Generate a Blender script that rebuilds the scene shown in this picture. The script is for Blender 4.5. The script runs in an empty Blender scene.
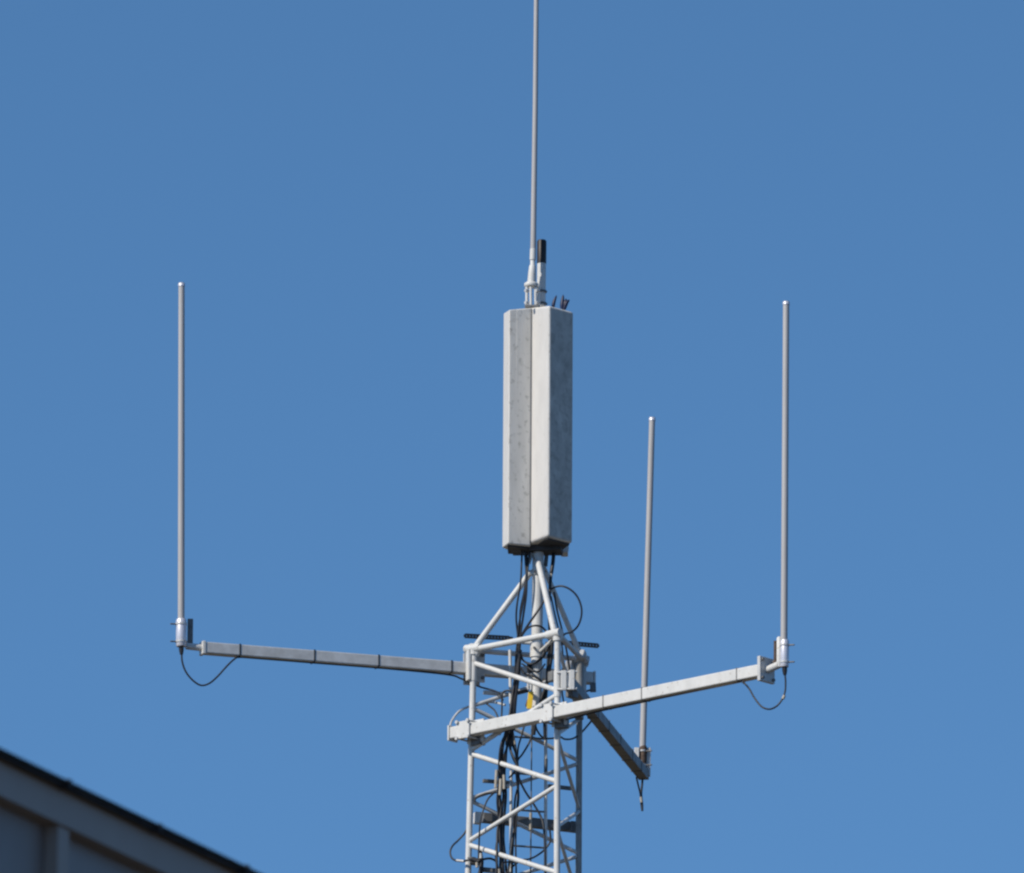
import bpy, bmesh, math, random
from mathutils import Vector, Matrix
random.seed(7)
S = bpy.context.scene
COL = S.collection
R = math.radians

# ------------------------------------------------------------------ camera, sky, sun, exposure
W_, H_ = 1024, 873
DIST = 60.0
FPX = 10540.0
PITCH, ROLL = 14.5, 0.5
cam_d = bpy.data.cameras.new('camera'); cam = bpy.data.objects.new('camera', cam_d); COL.objects.link(cam)
cam_d.sensor_width = 36; cam_d.lens = 36*FPX/W_
cam_d.clip_start = 0.5; cam_d.clip_end = 6000
CAMR = Matrix.Rotation(R(90+PITCH), 3, 'X') @ Matrix.Rotation(R(ROLL), 3, 'Z')
CAMP = Vector((0, -DIST, 1.65))
cam.matrix_world = Matrix.Translation(CAMP) @ CAMR.to_4x4()
cam_d.dof.use_dof = True; cam_d.dof.focus_distance = 62.0; cam_d.dof.aperture_fstop = 10
S.camera = cam

SUN_AZ, SUN_EL = 217.0, 37.0        # azimuth counted from +x
sv = Vector((math.cos(R(SUN_AZ))*math.cos(R(SUN_EL)), math.sin(R(SUN_AZ))*math.cos(R(SUN_EL)), math.sin(R(SUN_EL))))
w = bpy.data.worlds.new('World'); S.world = w; w.use_nodes = True
nt = w.node_tree; bg = nt.nodes['Background']
sky = nt.nodes.new('ShaderNodeTexSky'); sky.sky_type = 'NISHITA'; sky.sun_disc = False
sky.sun_elevation = R(SUN_EL); sky.sun_rotation = math.atan2(sv.x, sv.y)
sky.altitude = 2500; sky.air_density = 0.9; sky.dust_density = 0.0; sky.ozone_density = 6.0
hs = nt.nodes.new('ShaderNodeHueSaturation'); hs.inputs['Saturation'].default_value = 1.05; hs.inputs['Hue'].default_value = 0.490
tc = nt.nodes.new('ShaderNodeTexCoord'); mpn = nt.nodes.new('ShaderNodeMapping'); mpn.inputs['Location'].default_value = (0, 0, 0.10)
nt.links.new(tc.outputs['Generated'], mpn.inputs['Vector']); nt.links.new(mpn.outputs[0], sky.inputs['Vector'])
nt.links.new(sky.outputs[0], hs.inputs['Color']); nt.links.new(hs.outputs[0], bg.inputs['Color'])
bg.inputs['Strength'].default_value = 0.138
sd = bpy.data.lights.new('sun', 'SUN'); sd.energy = 3.75; sd.angle = R(0.5); sd.color = (1, 0.93, 0.82)
so = bpy.data.objects.new('sun', sd); COL.objects.link(so)
so.rotation_euler = (-sv).to_track_quat('-Z', 'Y').to_euler(); so.location = sv*50
S.view_settings.view_transform = 'Standard'; S.view_settings.look = 'None'
S.view_settings.exposure = 0.12; S.view_settings.gamma = 1; S.view_settings.use_curve_mapping = False
S.render.engine = 'CYCLES'
S.cycles.filter_width = 2.4
S.render.resolution_x = W_; S.render.resolution_y = H_

# ------------------------------------------------------------------ measuring helpers
K = 170.0                                   # photo pixels per metre at the tower
def ray(px, py):
    return CAMR @ Vector(((px-W_/2)/FPX, (H_/2-py)/FPX, -1.0))
def at(px, py, dep=0.0):                    # real position of a sighted point standing `dep`/K metres behind the tower's axis plane
    r = ray(px, py); t = (dep/K - CAMP.y)/r.y
    return CAMP + r*t
def M(p): return p/K                        # photo pixels to metres

# ------------------------------------------------------------------ materials
def mat(name, col, rough=0.5, metal=0.0, spec=0.5, mottle=0.12, scale=9.0, streak=0.0, col2=None, speck=None, bump=0.0):
    m = bpy.data.materials.new(name); m.use_nodes = True
    n = m.node_tree.nodes; l = m.node_tree.links; b = n['Principled BSDF']
    b.inputs['Roughness'].default_value = rough; b.inputs['Metallic'].default_value = metal
    b.inputs['Specular IOR Level'].default_value = spec
    geo = n.new('ShaderNodeNewGeometry')
    mp = n.new('ShaderNodeMapping'); l.new(geo.outputs['Position'], mp.inputs['Vector'])
    if streak: mp.inputs['Scale'].default_value = (1, 1, streak)
    no = n.new('ShaderNodeTexNoise'); no.inputs['Scale'].default_value = scale; no.inputs['Detail'].default_value = 6
    no.inputs['Roughness'].default_value = 0.65
    l.new(mp.outputs[0], no.inputs['Vector'])
    mr = n.new('ShaderNodeMapRange'); mr.inputs['From Min'].default_value = 0.32; mr.inputs['From Max'].default_value = 0.68
    l.new(no.outputs['Fac'], mr.inputs['Value'])
    mx = n.new('ShaderNodeMix'); mx.data_type = 'RGBA'
    c2 = col2 if col2 else tuple(c*(1-mottle*2) for c in col)
    mx.inputs['A'].default_value = (*c2, 1); mx.inputs['B'].default_value = (*col, 1)
    l.new(mr.outputs[0], mx.inputs['Factor'])
    out = mx.outputs['Result']
    if speck:
        v = n.new('ShaderNodeTexNoise'); v.inputs['Scale'].default_value = speck[0]; v.inputs['Detail'].default_value = 3
        l.new(geo.outputs['Position'], v.inputs['Vector'])
        m2 = n.new('ShaderNodeMapRange'); m2.inputs['From Min'].default_value = speck[1]; m2.inputs['From Max'].default_value = speck[1]+(speck[3] if len(speck) > 3 else 0.07)
        l.new(v.outputs['Fac'], m2.inputs['Value'])
        x2 = n.new('ShaderNodeMix'); x2.data_type = 'RGBA'; x2.inputs['B'].default_value = (*speck[2], 1)
        l.new(out, x2.inputs['A']); l.new(m2.outputs[0], x2.inputs['Factor']); out = x2.outputs['Result']
    l.new(out, b.inputs['Base Color'])
    r2 = n.new('ShaderNodeMapRange'); r2.inputs['To Min'].default_value = min(1, rough+0.12); r2.inputs['To Max'].default_value = max(0.05, rough-0.08)
    l.new(no.outputs['Fac'], r2.inputs['Value']); l.new(r2.outputs[0], b.inputs['Roughness'])
    if bump:
        bp = n.new('ShaderNodeBump'); bp.inputs['Strength'].default_value = bump; bp.inputs['Distance'].default_value = 0.01
        l.new(no.outputs['Fac'], bp.inputs['Height']); l.new(bp.outputs[0], b.inputs['Normal'])
    return m
white = mat('white_paint', (0.69, 0.68, 0.65), 0.5, mottle=0.07, scale=14, streak=0.4, speck=(45, 0.63, (0.40, 0.36, 0.31), 0.1))
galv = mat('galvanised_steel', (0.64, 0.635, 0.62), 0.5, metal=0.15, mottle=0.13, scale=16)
shadedst = mat('shaded_leg_steel', (0.34, 0.335, 0.32), 0.55, metal=0.15, mottle=0.16, scale=16)
armst = mat('darkened_arm_steel', (0.25, 0.25, 0.245), 0.55, metal=0.15, mottle=0.16, scale=16)
darkst = mat('dark_steel', (0.20, 0.20, 0.20), 0.6, metal=0.2, mottle=0.2, scale=20)
glass = mat('grey_fibreglass', (0.46, 0.445, 0.44), 0.55, mottle=0.06, scale=8, streak=0.2)
sleevem = mat('satin_aluminium', (0.70, 0.69, 0.74), 0.35, metal=0.3, mottle=0.06, scale=20)
radome = mat('mildewed_radome', (0.80, 0.765, 0.70), 0.6, mottle=0.09, scale=12, streak=0.2, speck=(34, 0.56, (0.45, 0.43, 0.38), 0.22), bump=0.1)
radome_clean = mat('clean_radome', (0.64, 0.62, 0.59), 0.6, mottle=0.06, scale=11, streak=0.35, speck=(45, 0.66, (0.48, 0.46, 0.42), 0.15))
radome_dirt_shade = mat('dirty_shaded_radome', (0.64, 0.60, 0.54), 0.7, mottle=0.17, scale=12, streak=0.6, speck=(24, 0.50, (0.34, 0.31, 0.27), 0.28), bump=0.1)
plate = mat('dark_base_plate', (0.06, 0.06, 0.062), 0.7, mottle=0.2)
black = mat('black_rubber', (0.018, 0.018, 0.022), 0.45, mottle=0.2)
brownc = mat('dark_brown_cap', (0.035, 0.022, 0.018), 0.5, mottle=0.2)
navy = mat('dark_blue_plastic', (0.015, 0.02, 0.07), 0.45, mottle=0.2)
yellow = mat('yellow_paint', (0.90, 0.58, 0.03), 0.45, mottle=0.08, scale=30)
rust = mat('rusty_steel', (0.13, 0.085, 0.06), 0.8, mottle=0.3, scale=40)
buff = mat('buff_tape', (0.50, 0.45, 0.37), 0.7, mottle=0.15, scale=30)
facade_m = mat('grey_cladding', (0.36, 0.305, 0.27), 0.6, mottle=0.06, scale=1.5)
panel_m = mat('slate_panel', (0.25, 0.215, 0.20), 0.5, mottle=0.06, scale=2.0)
roof_m = mat('bitumen_roof', (0.035, 0.034, 0.036), 0.85, mottle=0.25, scale=6, bump=0.3)
ground_m = mat('grass_ground', (0.11, 0.085, 0.05), 0.9, mottle=0.2, scale=0.25, speck=(4.0, 0.6, (0.12, 0.10, 0.07)), bump=0.4)
concrete = mat('concrete', (0.30, 0.29, 0.27), 0.85, mottle=0.15, scale=3)

# ------------------------------------------------------------------ mesh builder
class MB:
    def __init__(s): s.bm = bmesh.new()
    def ring(s, c, u, v, r, n, r2=None):
        r2 = r if r2 is None else r2
        return [s.bm.verts.new(c + u*(r*math.cos(2*math.pi*i/n)) + v*(r2*math.sin(2*math.pi*i/n))) for i in range(n)]
    def tube(s, pts, r, n=12, cap=True):
        pts = [Vector(p) for p in pts]
        rr = r if isinstance(r, (list, tuple)) else [r]*len(pts)
        t0 = (pts[1]-pts[0]).normalized()
        a = Vector((0, 0, 1)) if abs(t0.z) < 0.9 else Vector((1, 0, 0))
        u = t0.cross(a).normalized(); rings = []
        for i, p in enumerate(pts):
            t = ((pts[min(i+1, len(pts)-1)]-pts[max(i-1, 0)]).normalized())
            u = (u - t*u.dot(t)).normalized(); v = t.cross(u)
            rings.append(s.ring(p, u, v, rr[i], n))
        for i in range(len(rings)-1):
            for j in range(n):
                f = s.bm.faces.new((rings[i][j], rings[i][(j+1) % n], rings[i+1][(j+1) % n], rings[i+1][j])); f.smooth = True
        if cap:
            # caps get their own corners so the long sides keep true round shading
            s.bm.faces.new([s.bm.verts.new(v.co) for v in rings[0]][::-1]); s.bm.faces.new([s.bm.verts.new(v.co) for v in rings[-1]])
        return s
    def box(s, P0, P1, wd, ht, up=Vector((0, 0, 1)), bev=0.0):
        P0, P1 = Vector(P0), Vector(P1); u = (P1-P0).normalized()
        v = u.cross(up).normalized(); q = v.cross(u)
        vs = []
        for P in (P0, P1):
            for a, b in ((-1, -1), (1, -1), (1, 1), (-1, 1)):
                vs.append(s.bm.verts.new(P + v*(a*wd/2) + q*(b*ht/2)))
        fs = [(0, 1, 2, 3), (7, 6, 5, 4), (0, 4, 5, 1), (1, 5, 6, 2), (2, 6, 7, 3), (3, 7, 4, 0)]
        faces = [s.bm.faces.new([vs[i] for i in f]) for f in fs]
        if bev:
            es = list({e for f in faces for e in f.edges})
            bmesh.ops.bevel(s.bm, geom=es, offset=bev, segments=2, profile=0.5, affect='EDGES')
        return s
    def prism(s, xy, z0, z1, bev=0.0, seg=3):
        lo = [s.bm.verts.new((x, y, z0)) for x, y in xy]; hi = [s.bm.verts.new((x, y, z1)) for x, y in xy]
        n = len(xy)
        faces = [s.bm.faces.new(lo[::-1]), s.bm.faces.new(hi)]
        for i in range(n): faces.append(s.bm.faces.new((lo[i], lo[(i+1) % n], hi[(i+1) % n], hi[i])))
        if bev:
            es = list({e for f in faces for e in f.edges})
            bmesh.ops.bevel(s.bm, geom=es, offset=bev, segments=seg, profile=0.5, affect='EDGES')
        return s
    def build(s, name, m, parent=None):
        bmesh.ops.recalc_face_normals(s.bm, faces=s.bm.faces)
        if parent is not None:
            off = parent['_o'] if '_o' in parent else (0, 0, 0)
            bmesh.ops.translate(s.bm, verts=s.bm.verts, vec=-Vector(off))
            o_off = off
        else:
            c = Vector((0, 0, 0)); zs = [v.co.z for v in s.bm.verts]
            for v in s.bm.verts: c += v.co
            c /= len(s.bm.verts); c.z = min(zs); o_off = tuple(c)
            bmesh.ops.translate(s.bm, verts=s.bm.verts, vec=-c)
        me = bpy.data.meshes.new(name); s.bm.to_mesh(me); s.bm.free()
        me.materials.append(m)
        o = bpy.data.objects.new(name, me); COL.objects.link(o); o['_o'] = list(o_off)
        if parent is not None: o.parent = parent
        else: o.location = Vector(o_off)
        return o
def smooth(pts, n=6):
    P = [Vector(p) for p in pts]; P = [P[0]*2-P[1]] + P + [P[-1]*2-P[-2]]; out = []
    for i in range(1, len(P)-2):
        for k in range(n):
            t = k/n; a, b, c, d = P[i-1], P[i], P[i+1], P[i+2]
            out.append(0.5*((2*b)+(c-a)*t+(2*a-5*b+4*c-d)*t*t+(3*b-a-3*c+d)*t**3))
    out.append(P[-2]); return out
def tag(o, label, cat, group=None, kind=None):
    if label: o['label'] = label
    if cat: o['category'] = cat
    if group: o['group'] = group
    if kind: o['kind'] = kind
    return o
def thing(name, loc, label, cat, group=None):
    o = bpy.data.objects.new(name, None); COL.objects.link(o); o.location = loc; o['_o'] = list(loc); o.empty_display_size = 0.1
    return tag(o, label, cat, group)

# ------------------------------------------------------------------ ground and building
g = MB(); g.prism([(-3000, -3000), (3000, -3000), (3000, 3000), (-3000, 3000)], -0.5, 0.0)
g.build('ground', ground_m)['kind'] = 'structure'

E0 = at(0, 747.5, -31*K)
r1 = ray(262, 873.5); E1 = CAMP + r1*((E0.z-CAMP.z)/r1.z)
ed = (E1-E0); ed.z = 0; ed.normalize()
fn = Vector((ed.y, -ed.x, 0))               # outward normal of the facade, towards the camera's side
if fn.dot(CAMP-E0) < 0: fn = -fn
bld = thing('building', (E0-ed*0-fn*4).to_2d().to_3d(), 'dark grey clad building with a thin black roof edge at the bottom left corner', 'building')
LN0, LN1 = -7.0, 11.0
OV = 0.05
def bl(t, inn, z): return Vector((E0.x, E0.y, 0)) + ed*t - fn*inn + Vector((0, 0, z))
zt = E0.z
def slab(mb, t0, t1, in0, in1, z0, z1):
    mb.prism([tuple(bl(t, i, 0).xy) for t, i in ((t0, in0), (t1, in0), (t1, in1), (t0, in1))], z0, z1)
b = MB(); slab(b, LN0+0.2, LN1-0.2, OV+0.048, 9.8, 0, zt-0.010); b.build('wall', panel_m, bld)
b = MB(); slab(b, LN0, LN1, 0, 10, zt-0.006, zt+0.000); b.build('roof', roof_m, bld)
b = MB(); slab(b, LN0+0.1, LN1-0.1, 0.012, 0.03, zt-0.018, zt-0.007)
rf = b.build('roof_edge_strip', roof_m, bld)
for i in range(9):
    t = 0.45+0.62*(i-3)
    b = MB(); slab(b, t, t+0.02, -0.004, 0.03, zt-0.022, zt+0.002+0.002*(i % 2)); b.build('roof_clip', roof_m, bld)
b = MB(); slab(b, LN0+0.2, LN1-0.2, OV-0.008, OV+0.045, zt-0.115, zt-0.011); b.build('fascia', facade_m, bld)
fi = 0
tm = 0.50
k = -5
while tm+1.25*k < LN1-0.4:
    t = tm+1.25*k
    if t > LN0+0.2:
        b = MB(); slab(b, t, t+0.075, OV+0.002, OV+0.045, 0.02, zt-0.117); b.build('mullion', facade_m, bld)
    k += 1
for z in (6.0, 4.2, 2.4, 0.6):
    b = MB(); slab(b, LN0+0.2, LN1-0.2, OV+0.01, OV+0.044, z, z+0.12); b.build('rail', facade_m, bld)

# ------------------------------------------------------------------ lattice tower
# leg positions in photo pixels and depth
A_TOP, A_BOT = (473.8, 655, 13), (468.2, 873, 13)
B_TOP, B_BOT = (557.6, 636, -62), (557.0, 873, -62)
C_TOP, C_BOT = (579.5, 660, 49), (578.6, 873, 49)
def lerp3(a, b, y): t = (y-a[1])/(b[1]-a[1]); return (a[0]+(b[0]-a[0])*t, y, a[2]+(b[2]-a[2])*t)
def PA(y): return at(*lerp3(A_TOP, A_BOT, y))
def PB(y): return at(*lerp3(B_TOP, B_BOT, y))
def PC(y): return at(*lerp3(C_TOP, C_BOT, y))
axis = (PA(760)+PB(760)+PC(760))/3
tower = thing('lattice_tower', (axis.x, axis.y, 0), 'white three-legged lattice mast carrying all the antennas and cables', 'tower')
LR = M(3.15)
def ground_end(P, y0=700, y1=870):
    a, b_ = P(y0), P(y1); d = (b_-a).normalized(); t = (0.05-a.z)/d.z
    # the taper stops below the frame so the legs do not splay
    e = a + d*((a.z-13.0)/(-d.z)) ; return [e, Vector((e.x, e.y, 0.05))]
for P, T in ((PA, 655), (PB, 636), (PC, 660)):
    e = ground_end(P)
    MB().tube([P(T), e[0], e[1]], LR, 16).build('leg', shadedst if P is PC else white, tower)  # rear leg uses darker steel, its shade put into the colour
BR = M(2.3)
def brace(P, y0, Q, y1, r=BR, m=None):
    a, b_ = P(y0), Q(y1); d = (b_-a).normalized()
    MB().tube([a+d*LR*0.5, b_-d*LR*0.5], r, 10).build('brace', galv if PC in (P, Q) else white, tower)  # rear braces greyer: own grey-brown, with their shadow also in the colour
for i in range(3):
    o = i*91.0
    brace(PA, 663+o, PB, 690.5+o, M(2.6)); brace(PB, 694.5+o, PA, 750+o, M(2.4))
for i in range(3):
    o = i*92.5
    brace(PC, 671+o, PA, 706+o, M(2.0)); brace(PA, 708+o, PC, 761+o, M(2.0))
for i in range(3):
    o = i*92.5
    if i: brace(PC, 719+o-92.5, PB, 734+o-92.5, M(2.0)); brace(PB, 737+o-92.5, PC, 808+o-92.5, M(1.9))
    else: brace(PB, 645, PC, 716, M(2.0))
brace(PC, 904, PB, 919, M(2.0))
low = MB()                                   # lattice below the frame, down to the footing
eA, eB, eC = (ground_end(P)[0] for P in (PA, PB, PC))
zz = 13.0; st = 0.27
Ls = [PA(950), PB(950), PC(950)]; z0 = 14.05
k = 0
def legat(i, z):
    e = (eA, eB, eC)[i]; t = (PA, PB, PC)[i](873)
    if z < 13.0: return Vector((e.x, e.y, z))
    f = (z-e.z)/(t.z-e.z); return e.lerp(t, f)
z = 14.0
while z > 0.6:
    for a_, b_ in ((0, 1), (1, 2), (2, 0)):
        p, q = (a_, b_) if k % 2 == 0 else (b_, a_)
        low.tube([legat(p, z), legat(q, z-st)], 0.012, 6, cap=False)
    z -= st; k += 1
low.build('lower_lattice', white, tower)
MB().prism([(axis.x-0.8, axis.y-0.8), (axis.x+0.8, axis.y-0.8), (axis.x+0.8, axis.y+0.8), (axis.x-0.8, axis.y+0.8)], 0.003, 0.12, 0.02).build('footing', concrete, tower)

# top frame: bars with sleeves at their ends
def sl(P0, P1, r, m=white, name='sleeve', par=None, n=16): return MB().tube([P0, P1], r, n).build(name, m, par or tower)
MB().tube([at(478, 648.6, 7), at(551, 634.2, -58)], M(3.0), 14).build('top_bar', white, tower)
sl(at(466, 649.3, 18), at(480.5, 647.5, 6), M(4.4)); sl(at(547.5, 635.2, -55), at(560.5, 632.2, -67), M(4.3))
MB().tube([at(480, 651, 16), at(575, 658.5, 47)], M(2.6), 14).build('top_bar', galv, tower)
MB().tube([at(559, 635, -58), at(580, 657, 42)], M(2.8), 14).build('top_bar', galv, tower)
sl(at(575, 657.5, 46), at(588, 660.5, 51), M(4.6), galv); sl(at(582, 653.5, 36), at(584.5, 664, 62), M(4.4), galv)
sl(PA(654.5), PA(681), M(3.8)); sl(PA(644.5), PA(655), M(5.2))
sl(PB(630), PB(641), M(4.6)); sl(PB(671), PB(697), M(3.8)); sl(PC(655), PC(702), M(4.4), shadedst)
sl(at(480, 648, 8), at(476, 655, 12), M(3.2)); 

# ------------------------------------------------------------------ central mast pole
PD = -6
pole = thing('mast_pole', at(538, 712, PD), 'thick white vertical pole in the middle of the mast top under the antenna cluster', 'pole')
MB().tube([at(536.0, 713, PD), at(538.2, 552, PD), at(539.3, 480, PD), at(540.5, 400, PD), at(541.5, 309, PD)], M(5.6), 24).build('pole_tube', white, pole)
MB().tube([at(537.9, 575.5, PD), at(538.0, 570, PD)], M(7.0), 24).build('collar', white, pole)
MB().tube([at(536.7, 657.5, PD), at(536.9, 644, PD)], M(6.7), 24).build('collar', white, pole)
def strut(p, q, r=M(3.1)):
    d = (q-p).normalized()
    MB().tube([p, p.lerp(q, 0.05), p.lerp(q, 0.95), q], [r*0.8, r, r, r*0.8], 14).build('strut', white, pole)
strut(at(471.5, 652, 11), at(531.5, 571, -5)); strut(at(554.5, 632, -58), at(538, 561, -12)); strut(at(581, 656, 46), at(543, 566, 2), M(2.7))
for P0, P1 in ((at(522, 642.5, -4), at(532, 643, -6)), (at(541, 651, -12), at(553, 639.5, -48))):
    MB().tube([P0, P1], M(1.8), 8).build('bracket_rod', white, pole)
MB().tube([at(534.2, 647.6, PD-6), at(534.2, 647.6, PD-10)], M(1.3), 8).build('bolt', darkst, pole)
# clamp under the cluster
MB().box(at(528.5, 563, PD), at(531.5, 553, PD), M(5), M(4)).build('clamp', galv, pole)
MB().box(at(545.5, 566, PD+6), at(546.5, 556, PD+6), M(5), M(4)).build('clamp', darkst, pole)
for x, y in ((533.5, 558), (534.5, 571), (545.5, 571)):
    MB().tube([at(x, y, PD-6), at(x+0.4, y+0.3, PD-10)], M(1.1), 8).build('bolt', darkst, pole)

# ------------------------------------------------------------------ panel antennas (three shells round the pole)
def plan(pts, yref=430):
    return [tuple(at(x, yref, d).xy) for x, d in pts]
def panel(name_l, pts, m, bev=0.014):
    # pts: photo column, depth, photo rows of the top and bottom corner
    lo = [at(x, yb, d) for x, d, yt, yb in pts]; hi = []
    for (x, d, yt, yb), p in zip(pts, lo): q = at(x, yt, d); hi.append(Vector((p.x+(q.x-p.x)*0.35, p.y, q.z)))
    c = sum(lo, Vector())/len(lo)
    t = thing('panel_antenna', (c.x, c.y, min(p.z for p in lo)), name_l, 'antenna', 'panel antennas clustered round the pole')
    mb = MB(); n = len(pts)
    L = [mb.bm.verts.new(p) for p in lo]; U = [mb.bm.verts.new(p) for p in hi]
    f = [mb.bm.faces.new(L[::-1]), mb.bm.faces.new(U)] + [mb.bm.faces.new((L[i], L[(i+1) % n], U[(i+1) % n], U[i])) for i in range(n)]
    bmesh.ops.bevel(mb.bm, geom=list({e for q in f for e in q.edges}), offset=bev, segments=3, profile=0.5, affect='EDGES')
    o = mb.build('radome', m, t)
    o.data.materials.append(radome_dirt_shade); o.data.materials.append(radome_clean)
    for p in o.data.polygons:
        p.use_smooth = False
        if p.normal.x > 0.55: p.material_index = 1      # lichen mottling, with this side's shade also darkened into the colour
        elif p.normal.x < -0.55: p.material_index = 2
    return t, min(p.z for p in lo), max(p.z for p in hi)
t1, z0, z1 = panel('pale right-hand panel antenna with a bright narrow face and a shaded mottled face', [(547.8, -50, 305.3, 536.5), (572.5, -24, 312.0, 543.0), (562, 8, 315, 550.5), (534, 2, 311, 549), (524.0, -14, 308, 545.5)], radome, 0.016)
MB().prism(plan([(548.2, -46), (570.5, -22), (561, 6), (533, -2)]), z0-0.007, z0+0.01, 0.004, 2).build('base_plate', plate, t1)
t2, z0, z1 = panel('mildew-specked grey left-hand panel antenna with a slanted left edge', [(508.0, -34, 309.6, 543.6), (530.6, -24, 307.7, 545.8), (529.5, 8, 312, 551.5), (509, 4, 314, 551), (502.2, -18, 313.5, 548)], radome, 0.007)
MB().prism(plan([(508.5, -30), (529, -20), (528, 6), (509, 2)]), z0-0.007, z0+0.012, 0.004, 2).build('base_plate', plate, t2)
z0 = z0+0.0
a_, b_ = at(530.4, 430, -25), at(531.4, 430, -25)
MB().prism([(a_.x, a_.y), (b_.x, b_.y), (b_.x, b_.y+0.02), (a_.x, a_.y+0.02)], z0+0.03, z1-0.035, 0).build('seam_strip', armst, t2)
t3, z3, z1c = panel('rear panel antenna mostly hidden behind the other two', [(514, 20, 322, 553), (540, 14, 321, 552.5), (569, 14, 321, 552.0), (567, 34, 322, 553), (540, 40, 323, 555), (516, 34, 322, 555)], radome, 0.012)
MB().prism(plan([(562, 6), (569, 8), (569, 26), (562, 26)]), z3-0.008, z3+0.02, 0.004, 2).build('connector_block', galv, t3)
MB().prism(plan([(512, -16), (562, -20), (564, 6), (514, 8)]), z0-0.009, z0+0.03, 0.005, 2).build('mounting_frame', plate, t3)
# raised rib on the left shell and the seam strip
def vrib(x0, d0, x1, d1, za, zb, m, par, th=0.006, name='rib'):
    a = at(x0, 430, d0); b_ = at(x1, 430, d1); a.z = b_.z = 0
    u = (b_-a).normalized(); nrm = Vector((u.y, -u.x, 0))
    MB().prism([tuple((a-nrm*0.01).xy), tuple((b_-nrm*0.01).xy), tuple((b_+nrm*th).xy), tuple((a+nrm*th).xy)], za, zb, 0.0025, 2).build(name, m, par)
vrib(515.5, -34+7.5*11/23, 521.5, -34+13.5*11/23, z0+0.04, z1-0.05, radome, t2, 0.003)

# ------------------------------------------------------------------ top whip and canister beside it
TW = -14
wb = at(531, 306, TW)
whip = thing('whip_antenna', wb, 'tallest whip antenna rising out of the top of the picture above the panel cluster', 'antenna', 'upright whip antennas')
top = at(537.5, -120, TW); b0 = at(533.2, 249, TW)
MB().tube([b0, at(535.4, 100, TW), top], [M(2.9), M(2.6), M(2.2)], 20).build('rod', glass, whip)
MB().tube([at(532.8, 260, TW), at(533.2, 249, TW)], M(3.2), 20).build('ferrule', white, whip)
MB().tube([at(531.6, 284, TW), at(532.2, 273, TW), at(532.6, 266, TW), at(532.75, 264.6, TW), at(532.8, 259, TW)], [M(4.4), M(4.0), M(3.4), M(2.5), M(2.5)], 20).build('cone', white, whip)
MB().tube([at(531.4, 287.2, TW), at(531.4, 286.6, TW), at(531.4, 283.8, TW), at(531.5, 282, TW)], [M(6.2), M(7.3), M(7.2), M(4.6)], 24).build('flange', white, whip)
for x, d, xx in ((526.8, -17, 526.8), (530.8, -18.5, 531.0), (535.4, -17, 535.6), (538.6, -13, 538.8)):
    MB().tube([at(xx, 306.5, d+TW+14), at(x, 287, d+TW+14)], M(1.5), 10).build('standoff', white, whip)
for x in (526.3, 536.8):
    for y in (290.5, 302.5): MB().tube([at(x-1, y, -35), at(x+2.0, y+0.4, -32)], M(1.7), 8).build('nut', galv, whip)
MB().prism(plan([(524.5, -22), (539, -22), (541, -8), (526, -8)], 306), at(531, 307.5, -20).z, at(531, 305.0, -20).z, 0.003, 2).build('mount_plate', darkst, whip)

cn = thing('canister_antenna', at(541.3, 306, 0), 'short white canister with a dark brown cap standing behind the tall whip', 'antenna')
MB().tube([at(541.2, 306, 0), at(541.6, 262.5, 0)], M(4.4), 24).build('body', white, cn)
MB().tube([at(541.6, 263.5, 0), at(541.8, 241.5, 0), at(541.8, 240.2, 0)], [M(4.75), M(4.75), M(3.9)], 24).build('cap', brownc, cn)
for y in (291.5, 303.5): MB().tube([at(541.3, y+1.2, 0), at(541.3, y-0.8, 0)], M(5.4), 24).build('clamp_ring', darkst, cn)
for x0, y0, x1, y1 in ((544, 291, 547, 292), (544, 303.5, 547.4, 304.2)): MB().tube([at(x0, y0, -3), at(x1, y1, -3)], M(1.0), 8).build('bolt', darkst, cn)

# dark pointed spikes on the panel top
def spike(pts, wd, label):
    mb = MB()
    for pp, w0 in pts:
        P = smooth([at(x, y, -20) for x, y in pp], 4); n = len(P)
        mb.tube(P, [M(w0)*(0.35+0.65*math.sin(math.pi*min(1, 0.25+0.75*i/(n-1))**1.0)) if i < n-1 else M(0.15) for i in range(n)], 8)
    o = mb.build('spike', navy); tag(o, label, 'spike', 'dark spikes on the panel top'); return o
spike([([(553.0, 307.5), (554, 302), (556.6, 295.2)], 1.8)], 1, 'single thin dark curved spike on the panel top, nearer the canister')
spike([([(562.0, 308.5), (562.3, 303), (563.2, 294.5)], 2.2), ([(563.5, 309.5), (565, 303), (566.2, 298.5)], 1.8), ([(564.0, 309.5), (566.5, 303), (569.5, 299.6)], 2.0)], 1, 'forked dark blue spike at the right end of the panel top')

# ------------------------------------------------------------------ support arms
def band(mb_pts, f, P0, P1, wd, ht, par, m=black, thk=M(1.1)):
    a = P0.lerp(P1, f); u = (P1-P0).normalized()
    MB().box(a-u*thk/2, a+u*thk/2, wd+0.005, ht+0.005).build('cable_tie', m, par)
def frac(x, P0x, P1x): return (x-P0x)/(P1x-P0x)
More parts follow.
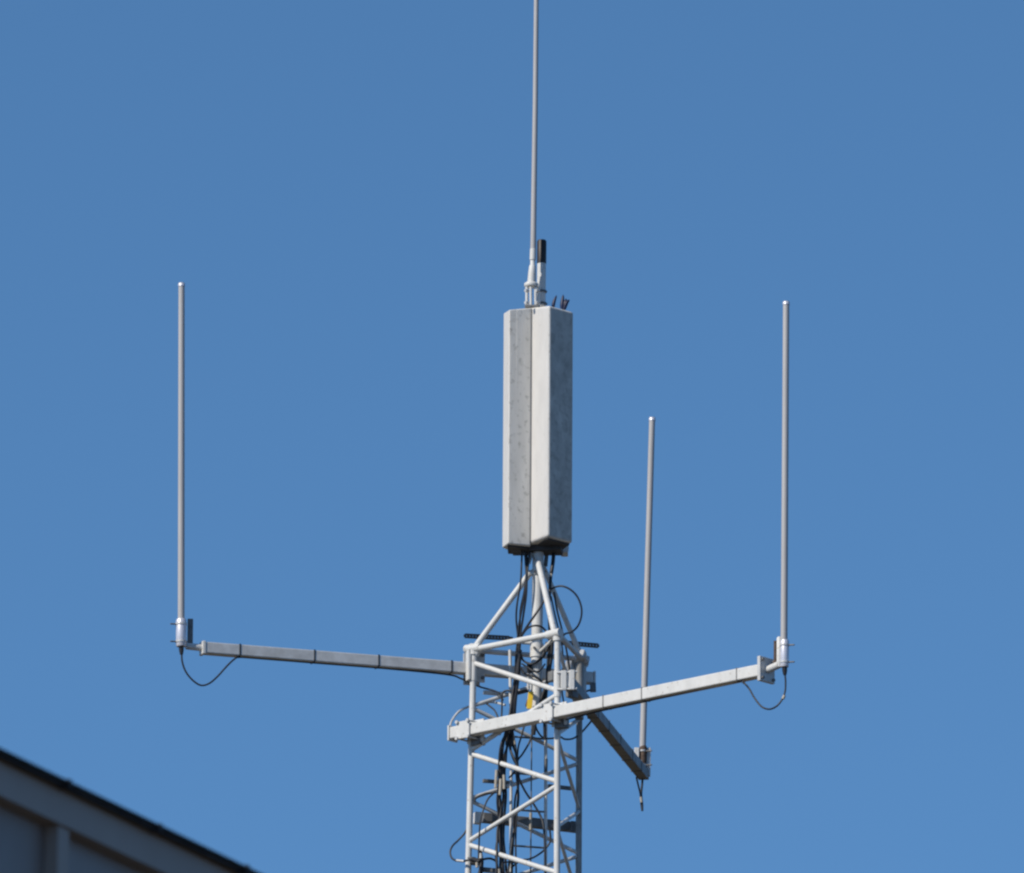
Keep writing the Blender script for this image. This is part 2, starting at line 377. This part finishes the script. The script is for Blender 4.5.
# right arm, in front
def dR(x): return 5.0-(x-465.4)*0.879
PR0, PR1 = at(453.5, 733.8, dR(453.5)), at(764.5, 670.4, dR(764.5))
armR = thing('support_arm', PR0, 'bright white square arm crossing in front of the mast and reaching right towards the camera', 'antenna arm', 'square arms clamped to the mast')
RH = M(11.8)
MB().box(PR0, PR1, RH, RH, bev=0.006).build('beam', white, armR)
uR = (PR1-PR0).normalized()
MB().box(PR0-uR*M(2.2), PR0-uR*M(0.3), M(13.5), M(15.5), bev=0.002).build('end_cap', white, armR)
def fR(x): 
    # parameter along the arm for a photo column
    lo, hi = 0.0, 1.0
    for _ in range(30):
        m_ = (lo+hi)/2; p = CAMR.transposed() @ (PR0.lerp(PR1, m_)-CAMP); xx = W_/2 - p.x/p.z*FPX
        if xx < x: lo = m_
        else: hi = m_
    return lo
for x in (607, 645.5, 740.5): band(None, fR(x), PR0, PR1, RH, RH, armR, darkst, M(1.0))
# square end flange of the right arm, and the stub with elbow
MB().box(PR1, PR1+uR*M(3.8), M(22), M(24.5), bev=0.003).build('end_plate', galv, armR)
vR = uR.cross(Vector((0, 0, 1))).normalized()
for a_, b_ in ((-8, -9), (8, -9), (-8, 9), (8, 9)):
    P = PR1+uR*M(3.8)+vR*M(a_)+Vector((0, 0, M(b_))); MB().tube([P, P+uR*M(2.2)], M(1.5), 6).build('bolt', darkst, armR)
dE = dR(761)
MB().tube([PR1+uR*M(4), at(779.5, 664.5, dR(779.5))], M(3.6), 16).build('stub', white, armR)
dw = dR(779.5)
MB().tube([at(779.0, 667, dw), at(779.1, 638.5, dw), at(779.1, 636.8, dw)], [M(2.4), M(2.4), M(1.4)], 14).build('mounting_post', white, armR)
MB().tube([at(775.4, 665, dw+10), at(775.6, 641, dw+10)], M(1.9), 10).build('rear_strap', rust, armR)
# clamps of the right arm on legs A and B
def clampR(x, y, w_):
    f = fR(x); c = PR0.lerp(PR1, f); nrm = -vR if (-vR).y < 0 else vR
    u = uR
    p0 = c+nrm*(RH/2+M(1.2))
    MB().box(p0-u*M(w_/2), p0+u*M(w_/2), M(2.0), M(17.5), bev=0.002).build('clamp_plate', white, armR)
    q0 = c-nrm*(RH/2+M(1.0))+u*M(w_*0.15)
    MB().box(q0-u*M(w_*0.55), q0+u*M(w_*0.75), M(1.8), M(23), bev=0.002).build('clamp_plate', white, armR)
    for du in (-w_*0.4, w_*0.45):
        for dz in (-8.2, 8.2):
            P = c+u*M(du)+Vector((0, 0, M(dz))); MB().tube([P+nrm*M(9.5), P-nrm*M(9.5)], M(1.0), 8).build('clamp_bolt', galv, armR)
            MB().tube([P+nrm*M(8.4), P+nrm*M(10.3)], M(1.9), 6).build('nut', galv, armR)
    b0 = c-nrm*(RH/2+M(3.5))+u*M(w_*0.3)+Vector((0, 0, -M(9.5)))
    MB().box(b0-u*M(6), b0+u*M(6), M(9), M(9), bev=0.003).build('clamp_block', darkst, armR)
clampR(468, 730, 17); clampR(552, 713, 15)

# left arm, behind
def dL(x): return 24+(x-468.3)*0.338
PL0, PL1 = at(592, 678.5, dL(592)), at(204, 648.4, dL(204))
armL = thing('support_arm', PL0, 'long grey square arm passing behind the mast and reaching out to the left', 'antenna arm', 'square arms clamped to the mast')
LH = M(11.4)
MB().box(PL0, PL1, LH, LH, bev=0.006).build('beam', galv, armL)
uL = (PL1-PL0).normalized()
MB().box(PL1, PL1+uL*M(3), M(12.8), M(13), bev=0.002).build('end_cap', white, armL)
MB().box(PL0-uL*M(2), PL0, M(12.5), M(13), bev=0.002).build('end_cap', galv, armL)
for x in (238, 312, 376, 449): band(None, (x-592)/(204-592.), PL0, PL1, LH, LH, armL, black, M(1.4))
MB().tube([at(203, 648.0, dL(203)), at(186, 646.0, dL(186))], M(3.4), 14).build('stub', galv, armL)
MB().box(at(190.0, 647, dL(190)+2), at(190.4, 619, dL(190)+2), M(5.5), M(4), up=Vector((0, 1, 0)), bev=0.003).build('mounting_post', darkst, armL)
nL = uL.cross(Vector((0, 0, 1))).normalized(); nL = nL if nL.y < 0 else -nL
cA = at(474, 668.0, dL(474)); 
for dx, m_, o_, w_ in ((0, galv, LH/2+M(2.0), 17), (0, galv, -(LH/2+M(2.0)), 17)):
    p = cA+nL*o_
    MB().box(p-uL*M(w_/2), p+uL*M(w_/2), M(2.4), M(32), bev=0.002).build('clamp_plate', m_, armL)
pA = cA+nL*(LH/2+M(2.0))+uL*M(9.6)
MB().box(pA+nL*M(3)-uL*M(1.3), pA+nL*M(3)+uL*M(1.3), M(9), M(31), bev=0.002).build('clamp_flange', white, armL)
for du in (-6, 6):
    for dz in (-11.5, 11.5):
        P = cA+uL*M(du)+Vector((0, 0, M(dz)))+nL*(LH/2+M(3)); MB().tube([P, P+nL*M(3)], M(1.7), 8).build('bolt', darkst, armL)
pC = at(576, 677.3, dL(576))
for o_, w_ in ((LH/2+M(2.0), 16), (-(LH/2+M(2.0)), 16)):
    p = pC+nL*o_
    MB().box(p-uL*M(w_/2), p+uL*M(w_/2), M(2.4), M(36), bev=0.002).build('clamp_plate', galv, armL)
MB().box(at(592.8, 683, dL(592)-6), at(593.2, 692, dL(592)-6), M(3.5), M(6), bev=0.002).build('bolt_block', darkst, armL)
MB().tube([at(579, 690, dL(585)), at(584, 692, dL(585)), at(592, 689.5, dL(592))], M(1.1), 8).build('bolt', darkst, armL)

# third arm, going away to the lower right
PT0, PT1 = at(567.5, 681, -66), at(644, 775.0, 305)
armT = thing('support_arm', PT0, 'foreshortened arm pointing away to the lower right with a dark underside', 'antenna arm', 'square arms clamped to the mast')
MB().box(PT0, PT1, M(10.8), M(10.8), bev=0.005).build('beam', armst, armT)  # arm steel darkened so the colour carries the underside's shade
uT = (PT1-PT0).normalized(); vT = uT.cross(Vector((0, 0, 1))).normalized()
for f in (0.33, 0.47, 0.62, 0.78, 0.9): band(None, f, PT0, PT1, M(10.8), M(10.8), armT, darkst, M(2.4))
for d_, hgt, dx in ((-3.0, 20, -3.2), (-3.5, 20, 5.2)):
    p = PT0+uT*M(d_)+vT*M(dx)*1.0
    MB().box(p-Vector((0, 0, M(hgt/2))), p+Vector((0, 0, M(hgt/2))), M(5.2), M(3.4), up=Vector((0, 1, 0)), bev=0.003).build('clamp_plate', white, armT)
MB().box(PT0-uT*M(1.5), PT0, M(13), M(13), bev=0.002).build('end_cap', galv, armT)
for dz in (-8.5, 8.5):
    P = PT0-uT*M(2)+Vector((0, 0, M(dz))); MB().tube([P-vT*M(10), P+vT*M(10)], M(1.2), 8).build('clamp_bolt', galv, armT)
MB().box(at(550, 676, -30), at(560, 677.5, -24), M(9), M(10), bev=0.004).build('clamp_block', armst, armT)
MB().box(at(569, 693, -50), at(575, 695, -40), M(8), M(8), bev=0.004).build('clamp_block', darkst, armT)
MB().box(at(577, 713, 0), at(580, 717, 12), M(8), M(7), bev=0.004).build('clamp_block', darkst, armT)
dT = 300
MB().box(at(636.5, 760.5, dT-3), at(636.8, 747.8, dT-3), M(5), M(4), up=Vector((0, 1, 0)), bev=0.003).build('mounting_post', white, armT)
MB().box(at(648.3, 776.5, dT+3), at(648.8, 748, dT+3), M(4.2), M(5), up=Vector((0, 1, 0)), bev=0.004).build('mounting_post', galv, armT)

# ------------------------------------------------------------------ the three shorter whips
def whip_side(label, xb, yb, xt, yt, d, sx, sy0, sy1, sr, bolt_dir, sm):
    t = thing('whip_antenna', at(sx, sy0+6, d), label, 'antenna', 'upright whip antennas')
    p0, p1 = at(xb, yb, d), at(xt, yt, d)
    MB().tube([p0, p0.lerp(p1, 0.985), p1], [M(3.35), M(3.1), M(3.1)], 20).build('rod', glass, t)
    MB().tube([at(xt, yt+3.4, d), at(xt, yt+0.8, d), at(xt, yt, d)], [M(3.5), M(3.5), M(2.6)], 20).build('cap', sleevem, t)
    MB().tube([at(sx, sy0, d), at(sx, sy0-1.0, d), at(sx+(xt-xb)*0.08, sy1+1.5, d), at(sx+(xt-xb)*0.08, sy1, d)], [sr*0.9, sr, sr, sr*0.85], 20).build('sleeve', sm, t)
    for y in (sy0-5, sy1+5):
        MB().tube([at(sx, y+1, d), at(sx, y-0.8, d)], sr*1.12, 20).build('clamp_ring', galv, t)
        s = bolt_dir
        MB().tube([at(sx+s*(sr*K), y, d-2), at(sx+s*(sr*K+5.5), y-0.2, d-5)], M(0.8), 6).build('clamp_bolt', darkst, t)
    MB().tube([at(sx, sy0, d), at(sx+0.2, sy0+4.0, d), at(sx+0.3, sy0+8, d)], [M(2.6), M(2.4), M(1.6)], 12).build('connector', black, t)
    return t
whip_side('leftmost whip antenna standing at the far end of the long grey arm', 181.2, 622, 181.6, 283, dL(190)-6, 181.2, 646.5, 619, M(5.2), -1, sleevem)
whip_side('rightmost whip antenna standing at the end of the bright white arm', 784.0, 645, 786.2, 301.5, dR(779.5)-2, 784.6, 667, 640, M(4.3), 1, sleevem)
whip_side('whip antenna seen behind the white arm, standing on the foreshortened arm', 642.6, 752, 652.2, 417.5, dT, 642.4, 770, 746, M(3.9), 1, rust)

# ------------------------------------------------------------------ cables
def cable(pts, r, label, group=None, name='cable', m=black, cat='cable', n=8):
    o = MB().tube(smooth([at(*p) for p in pts], 7), M(r*0.88), n).build(name, m)
    return tag(o, label, cat, group)
e = dL(190)-6
cable([(181.6, 652, e), (182.3, 662, e), (186, 672, e), (193, 680.5, e), (201, 685.3, e), (209, 683.5, e), (217, 677, e+4), (227, 666, e+8), (234, 659.5, e+12), (240, 657.2, dL(240)), (262, 658.6, dL(262)), (314, 662.8, dL(314)), (378, 667.8, dL(378)), (445, 674.2, dL(445)-2), (462, 679, dL(462)-4), (479, 686.5, dL(479)), (497, 692, 12), (503, 700, 0)], 1.05, 'black cable looping below the leftmost whip and running under the long grey arm')
e = dR(779.5)-2
cable([(784.9, 673, e), (785.6, 682, e), (785.0, 692, e), (781.5, 700.5, e), (776, 706.6, e), (769, 709.2, e), (761.5, 706.5, e+3), (754.5, 698, e+8), (749, 688.5, e+12), (743.5, 683, e+16), (737, 681.6, dR(737)), (690, 691.5, dR(690)), (641, 702.4, dR(641)), (600, 711, dR(600)), (566, 719.5, dR(566))], 1.0, 'grey-black cable looping below the rightmost whip to its white arm')
c = cable([(782.9, 699, e-1.5), (784.4, 695.5, e-1.5)], 1.7, 'pale tape patch on the cable below the rightmost whip', None, 'tape', buff, 'tape')
e = dT
cable([(642.7, 777, e), (642.2, 784, e), (641.3, 794, e), (642.2, 804, e), (642.3, 811, e)], 1.3, 'black cable hanging straight below the whip on the foreshortened arm')
cable([(636.3, 777, e-10), (638.2, 785, e-6), (640.3, 794, e-2), (641, 803, e), (642, 810, e)], 1.1, 'second thin black cable joining the one hanging below the foreshortened arm')
cable([(641.0, 797, e-2), (641.6, 802.5, e-2)], 1.6, 'small buff tape on the cable below the foreshortened arm', None, 'tape', buff, 'tape')
# big loop on the right of the pole
cable([(549.5, 590, -10), (556, 586.8, -14), (563, 586.3, -18), (571, 590, -20), (577.5, 597, -20), (581.3, 607, -20), (581.2, 617, -18), (577.5, 626.5, -14), (571, 632.2, -8), (565, 634, 0), (560, 640, 6)], 1.1, 'open round cable loop bulging into the sky right of the mast pole')
# leads below the cluster
gl = 'black leads from the panels down the mast'
def lead(pts, r, lab='black lead hanging from the panel antennas beside the mast pole'): return cable(pts, r, lab, gl)
bot = lambda pts: pts
lead([(522.2, 548, -14), (521.5, 565, -16), (520.5, 583, -16), (517, 605, -14), (516.3, 620, -10), (518, 638, -6), (518.5, 660, -4), (514, 690, 0), (511, 720, 0), (509, 745, 0)], 1.1)
lead([(524.5, 549, -14), (525.5, 562, -15), (526.3, 580, -16), (523.5, 600, -14), (519.0, 625, -10), (517, 650, -6), (517.5, 680, -2), (513, 705, 2), (513, 735, 4), (517, 760, 6)], 1.2)
lead([(530.0, 549, -12), (528.5, 562, -14), (527, 575, -16), (526.2, 595, -15), (523, 618, -10), (520, 640, -8), (519.5, 670, -4), (516, 700, 0), (514, 730, 0)], 1.2)
lead([(527.0, 549, -9), (526.5, 570, -12), (524.5, 590, -12), (520.5, 610, -10), (519.5, 630, -6), (516, 655, -4), (514.5, 690, 0), (510.5, 715, 4), (506, 745, 4)], 1.1)
# thick jumper on the right
jk = cable([(553.8, 548, -4), (553.2, 560, -6), (551.8, 570, -8), (551.2, 573.5, -8)], 2.2, 'thick black jumper dropping from the right-hand panel antenna', None)
cable([(551.3, 573, -8), (550.9, 578, -9)], 1.7, 'pale connector at the foot of the thick black jumper', None, 'connector', buff, 'connector')
lead([(550.8, 577, -9), (549.8, 590, -12), (549.3, 605, -14), (549.5, 622, -14), (549.8, 640, -12), (548, 665, -10), (546.5, 690, -8), (544.5, 712, -6), (545, 740, -4)], 1.8, 'black lead running down right of the pole from the thick jumper')
lead([(549.8, 590, -10), (546, 597, -20), (541, 606, -24), (535, 615, -24), (528, 625, -20), (522, 635, -14), (519, 648, -8), (518.5, 668, -6), (515, 695, -4)], 1.3, 'black lead crossing in front of the pole on a long slant')
cable([(521.5, 636, -14), (527.5, 628.3, -20), (535, 625.6, -24), (542, 627.3, -22), (547, 633, -18), (549.5, 641, -14), (546, 652, -12), (541, 659, -14), (533, 663.6, -14), (524.5, 661.5, -12), (519.5, 654, -8), (517.5, 642, -6)], 1.2, 'ring of black cable round the pole at the mast top')
cable([(546.5, 642, -16), (543.5, 654, -18), (537.5, 661, -19), (530.5, 664, -18), (523.5, 660.5, -12), (520, 651, -8)], 1.1, 'black cable drooping across the pole under the top frame')
cable([(545, 664, -14), (540, 670.5, -18), (535, 671.8, -20), (528.5, 668, -16), (522, 663.8, -8)], 1.0, 'thin black cable crossing the pole above the long grey arm')
lead([(520.5, 668, -8), (525, 674, -10), (533, 676, -16), (541, 681, -14), (544, 690, -10), (542, 702, -8), (536, 714, -8)], 1.2, 'black lead wrapped diagonally round the foot of the pole')
lead([(552.5, 640, -16), (551, 660, -14), (547, 682, -12), (541, 700, -10), (536.5, 714, -8), (533.8, 735, -6)], 1.9, 'thick black lead curving along the right of the pole foot')
lead([(554, 592, 10), (557, 610, 16), (562, 630, 24), (566, 648, 28), (569, 665, 30), (573, 690, 36), (575, 712, 40)], 1.1, 'dark lead running down beside the rear strut')
lead([(551, 596, 6), (555, 615, 12), (561, 640, 20), (563, 660, 24), (562, 690, 26), (566, 712, 30)], 0.9, 'thin dark lead between the front leg and the rear strut')
# tape patches
for x, y in ((519.5, 628), (536, 610)): pass
# main bundle down the tower
gb = 'feeder cables bundled down the mast'
random.seed(3)
base = [[(520.5, 640), (518, 665), (513, 692), (510, 712), (507, 730), (501, 745), (499, 765), (499.5, 790), (501, 810), (497.5, 830), (497, 850), (496.5, 885)],
        [(519, 640), (517, 670), (514.5, 695), (510, 715), (505, 735), (502.5, 750), (501.5, 770), (500, 795), (499.5, 815), (499.5, 835), (500.5, 855), (499.5, 885)],
        [(517.5, 645), (516.5, 680), (512, 700), (511, 725), (508.5, 742), (503.5, 760), (504, 780), (503, 800), (501.5, 820), (502, 845), (503.5, 870), (504, 885)],
        [(521, 650), (518.5, 680), (514.5, 705), (511.5, 728), (509.5, 745), (513, 758), (518.5, 770), (518, 785), (515, 800), (514, 822), (512.5, 850), (512, 885)],
        [(518, 650), (515, 685), (511, 705), (510.5, 722), (508, 738), (506, 755), (504.5, 775), (506, 795), (504.5, 815), (503.5, 838), (505.5, 860), (506.5, 885)],
        [(519.8, 652), (516.5, 690), (513.5, 715), (512.5, 735), (510.5, 748), (513.5, 757), (517.5, 766), (519, 778), (525, 791), (533, 803), (540, 815), (543.5, 826), (545, 850), (545.5, 885)],
        [(519, 655), (513, 700), (509.5, 720), (505.5, 737), (500.5, 752), (500, 775), (497.5, 800), (499, 818), (498, 836), (496, 855), (498.5, 885)],
        [(517, 660), (513.5, 688), (511, 718), (512, 742), (516, 755), (516.5, 775), (518.5, 795), (517, 812), (514, 830), (511, 850), (508.5, 870), (508, 885)],
        [(516, 655), (514, 700), (512, 728), (507, 748), (505.5, 765), (502, 785), (505, 803), (502.5, 825), (501, 848), (502, 868), (501, 885)]]
for i, b_ in enumerate(base):
    dd = -13 + 4.0*(i % 5)
    cable([(x, y, dd+4*math.sin(j+i)) for j, (x, y) in enumerate(b_)] + [(b_[-1][0], 960, dd)], (1.25, 1.5, 1.3, 1.2, 1.4)[i % 5], 'black feeder cable in the loose bundle running down inside the mast', gb, 'feeder_cable')
cable([(517.0, 652, -4), (516, 690, 0), (513.0, 705, 2), (512.8, 730, 2), (517.8, 762, 3), (517.6, 800, 3), (513.5, 840, 3), (511, 885, 3)], 1.1, 'buff-grey feeder cable among the black ones inside the mast', None, 'feeder_cable', buff)
for x0, y0, x1, y1, lab in ((496.6, 770, 495.6, 788, 'buff tape sleeve on the left side of the feeder bundle'), (500.8, 779, 500.0, 795, 'buff tape sleeve in the middle of the feeder bundle'), (504.0, 775, 504.2, 789, 'short buff tape sleeve right of the middle one on the bundle'), (499.0, 869, 499.5, 880, 'pale tape sleeve on the bundle at the bottom edge')):
    cable([(x0, y0, -16), (x1, y1, -16)], 1.7, lab, 'tape sleeves on the feeder bundle', 'tape', buff, 'tape')
# curls inside the tower
cable([(525.3, 722, -6), (521.5, 736, -6), (518.2, 748, -6), (517.5, 765, -6), (518.5, 785, -4), (517.2, 810, -4), (515.7, 840, -4), (516.5, 885, -4)], 1.0, 'thin black cable dropping from the white arm right of the bundle')
cable([(533, 720, -4), (532.3, 733, -4), (529, 743, -4), (522.5, 754, -4), (518, 760, -4), (514, 772, -4), (509, 778, -4)], 1.1, 'black cable bowing right below the white arm and back to the bundle')
cable([(534.6, 722, 0), (537.5, 731, 4), (543, 737.5, 8), (551, 738.5, 12), (560, 737, 20), (565, 739.2, 30), (573, 738.5, 40), (581, 733, 52), (591, 721.5, 60)], 1.1, 'sagging black cable across the right side of the mast under the white arm')
cable([(449.5, 728, 16), (452, 720.5, 24), (459, 711.5, 30), (469, 706.6, 34), (482, 704, 34), (492, 702, 30), (505, 705, 10)], 1.3, 'pale cable arching from the left end of the white arm', None, 'cable', galv)
cable([(484, 701.5, 20), (489.5, 706, 16), (495, 711, 10), (498.5, 720, 6), (500, 735, 4)], 1.0, 'short dark cable curving into the bundle above the white arm')
cable([(502, 703, 5), (502.2, 694.5, 5), (505, 691, 5), (514, 690.5, 0)], 1.1, 'square-bent black cable left of the bundle at the mast top')
cable([(502, 703, 5), (501.8, 712, 5), (501, 722, 4)], 1.0, 'short black cable dropping left of the bundle above the white arm')
cable([(495, 792, -4), (488, 799, -6), (483, 811, -8), (480, 825, -8), (479, 845, -6), (478.5, 858, -6)], 1.0, 'thin black cable slanting left from the bundle towards the bottom')
cable([(503, 790, 4), (494, 792.5, 6), (484, 794, 8), (475.5, 798.5, 12), (475, 802, 12)], 1.3, 'black cable bending from the bundle to the left leg')
cable([(467.5, 828, 18), (464, 834, 18), (458, 840.5, 18), (452.5, 846, 16), (450.2, 852, 14), (451.8, 858, 12), (456.5, 861, 10)], 1.1, 'dark cable loop outside the left leg near the bottom edge')
cable([(456.5, 860.4, 10), (464, 861.2, 6)], 1.5, 'pale cable end fitting left of the left leg near the bottom', None, 'connector', galv, 'connector')
cable([(464, 861, 2), (470, 860, -2), (476, 862, 0), (481, 860, 0), (490, 858.5, 4), (498, 862, 4)], 1.3, 'black cable passing across the left leg near the bottom')
cable([(549, 826, 8), (550.5, 836, 8), (550, 842, 8), (546, 848, 8), (540, 853.5, 6), (531, 858.5, 4), (520, 861, 0), (511, 868, 0)], 1.1, 'black cable hooking below the dark rear beam')
cable([(500, 863, 0), (508, 862, 0), (516, 862.5, 0), (525, 859, 0)], 0.9, 'thin black cable crossing the bundle near the bottom')

# ------------------------------------------------------------------ inner cable ladder
lad = thing('cable_ladder', at(531, 950, 24), 'slender cable ladder with two thin rods inside the mast', 'ladder')
MB().tube([at(510.0, 650, 14), at(510.6, 700, 14), at(512, 720, 14)], M(1.7), 10).build('upper_rod', white, lad)
MB().tube([at(518.6, 700, 14), at(511.2, 770, 14), at(510.6, 873, 14), at(510.4, 950, 14)][1:], M(1.6), 10).build('rail', galv, lad)
MB().tube([at(545.8, 690, 22), at(545.4, 950, 22)], M(1.75), 10).build('rail', white, lad)
MB().tube([at(531.8, 716, 26), at(530.0, 950, 26)], M(0.7), 8).build('wire', darkst, lad)
MB().tube([at(530.7, 813, 26), at(530.5, 830, 26)], M(1.5), 8).build('wire_sleeve', buff, lad)
MB().tube([at(545.9, 759, 21), at(545.7, 772, 21)], M(1.95), 10).build('dark_section', darkst, lad)
for y in (737, 773.5, 810, 846, 882):
    MB().tube([at(511, y-0.5, 15), at(546, y+2.0, 22)], M(1.05), 8).build('rung', darkst, lad)

# ------------------------------------------------------------------ rear beams and bars inside the tower
rb = thing('rear_beam', at(530, 828, dL(530)+6), 'thick dark beam lying behind the mast near the bottom edge', 'beam')
def dRB(x): return 30+(x-468.3)*0.338
Q0, Q1 = at(482, 817.6, dRB(482)), at(575, 827.5, dRB(575))
MB().box(Q0, Q1, M(9), M(9.5), bev=0.005).build('beam', darkst, rb)  # dark steel here puts the rear beam's shade into its colour
uQ = (Q1-Q0).normalized()
MB().box(at(474.2, 817.8, 22), at(480.8, 818.5, 24), M(8), M(11.5), bev=0.003).build('end_block', white, rb)
MB().box(at(570, 826.6, dRB(570)-7), at(577, 827.4, dRB(577)-7), M(6), M(11), bev=0.003).build('end_block', darkst, rb)
def bar(x0, y0, x1, y1, d, h, lab, m=darkst):
    o = MB().box(at(x0, y0, d), at(x1, y1, d+(x1-x0)*0.338), M(4), M(h), bev=0.002).build('cross_bar', m)
    tag(o, lab, 'cross bar', 'short cross bars fixed inside the mast')
bar(483.5, 692.3, 512, 694.8, 30, 3.6, 'short grey bar behind the left leg just below the long grey arm', galv)
bar(483, 780.8, 513, 783, 30, 3.4, 'short dark bar left of the feeder bundle half way down')
bar(548, 786.0, 571.5, 788.5, 44, 3.6, 'short dark bar between the front and rear legs half way down')
bar(514, 694.0, 528, 690.5, 10, 3.4, 'short black bar joining the bundle to the yellow tag', black)
o = MB().tube([at(484, 847, 20), at(498, 870, 14), ][0:2], M(1.0), 8)
o.bm.free()
# small fittings near the bottom left
ft = thing('cable_clamp', at(478, 873, 4), 'dark cable clamp with pale fittings beside the left leg at the bottom edge', 'clamp')
MB().box(at(471, 861.5, 6), at(480, 862, 4), M(7), M(6.5), bev=0.004).build('clamp_body', black, ft)
MB().tube([at(480.5, 853.5, 0), at(480.8, 858.5, 0)], M(2.0), 10).build('fitting', white, ft)
MB().tube([at(476.8, 862.5, -4), at(477, 867.5, -4)], M(1.5), 10).build('fitting', buff, ft)
MB().tube([at(479.8, 851, 2), at(481.5, 862, 2), at(481, 870, 2), at(479, 878, 2)], M(2.4), 10).build('boot', black, ft)
MB().box(at(481, 869.5, 8), at(497, 871.0, 8), M(5), M(4.5), bev=0.003).build('bracket', darkst, ft)
MB().tube([at(471.3, 857.8, 13), at(471.3, 859.2, 13)], M(4.8), 14).build('strap', darkst, ft)
# yellow tag
yt = thing('yellow_tag', at(530, 710, -16), 'bright yellow strip hanging at the foot of the mast pole above the white arm', 'tag')
MB().box(at(531.0, 691.5, -18), at(529.2, 709, -18), M(5.2), M(1.8), up=Vector((0, 1, 0)), bev=0.002).build('strip', yellow, yt)
MB().box(at(528.4, 700, -16), at(526.6, 706.5, -16), M(3.0), M(3), up=Vector((0, 1, 0)), bev=0.003).build('rusty_hook', rust, yt)
# clamp above the yellow tag
pc = thing('pole_clamp', at(528, 690, -8), 'small dark clamp on the left of the pole above the yellow tag', 'clamp')
MB().box(at(529.3, 664.5, -10), at(529.3, 673, -10), M(5), M(4.5), up=Vector((0, 1, 0)), bev=0.003).build('clamp_body', black, pc)
MB().tube([at(528, 673, -10), at(528.2, 690, -10)], M(1.2), 8).build('rod', galv, pc)
MB().tube([at(531.3, 673, -10), at(531.0, 690, -10)], M(1.2), 8).build('rod', galv, pc)

# slotted black bars
def comb(x0, y0, x1, y1, d, lab, knob):
    P0, P1 = at(x0, y0, d), at(x1, y1, d+(x1-x0)*0.338)
    L = (P1-P0).length; u = (P1-P0).normalized(); n = int(L/M(3.1))
    t = thing('slotted_bar', P0, lab, 'slotted bar', 'black slotted bars at the mast top')
    mb = MB(); up = Vector((0, 0, 1))
    mb.box(P0+up*M(1.75), P1+up*M(1.75), M(2), M(1.1)); mb.box(P0-up*M(1.75), P1-up*M(1.75), M(2), M(1.1))
    for i in range(n+1):
        c = P0.lerp(P1, i/n); a0 = c-u*M(1.2); a1 = c+u*M(1.2)
        mb.box(a0, a1, M(1.8), M(2.4))
    mb.build('slotted_rail', black, t)
    k_ = P1 if knob > 0 else P0
    MB().box(k_-u*M(1)*knob-up*M(0.8), k_+u*M(3.5)*knob-up*M(1.2), M(5), M(4.5), bev=0.002).build('end_knob', black, t)
comb(465, 635.8, 509, 638.2, 30, 'black slotted bar sticking out left of the mast top', 1)
comb(560, 642.4, 598, 645.8, 62, 'black slotted bar sticking out right of the mast top', -1)

for o in bpy.data.objects:
    if '_o' in o: del o['_o']
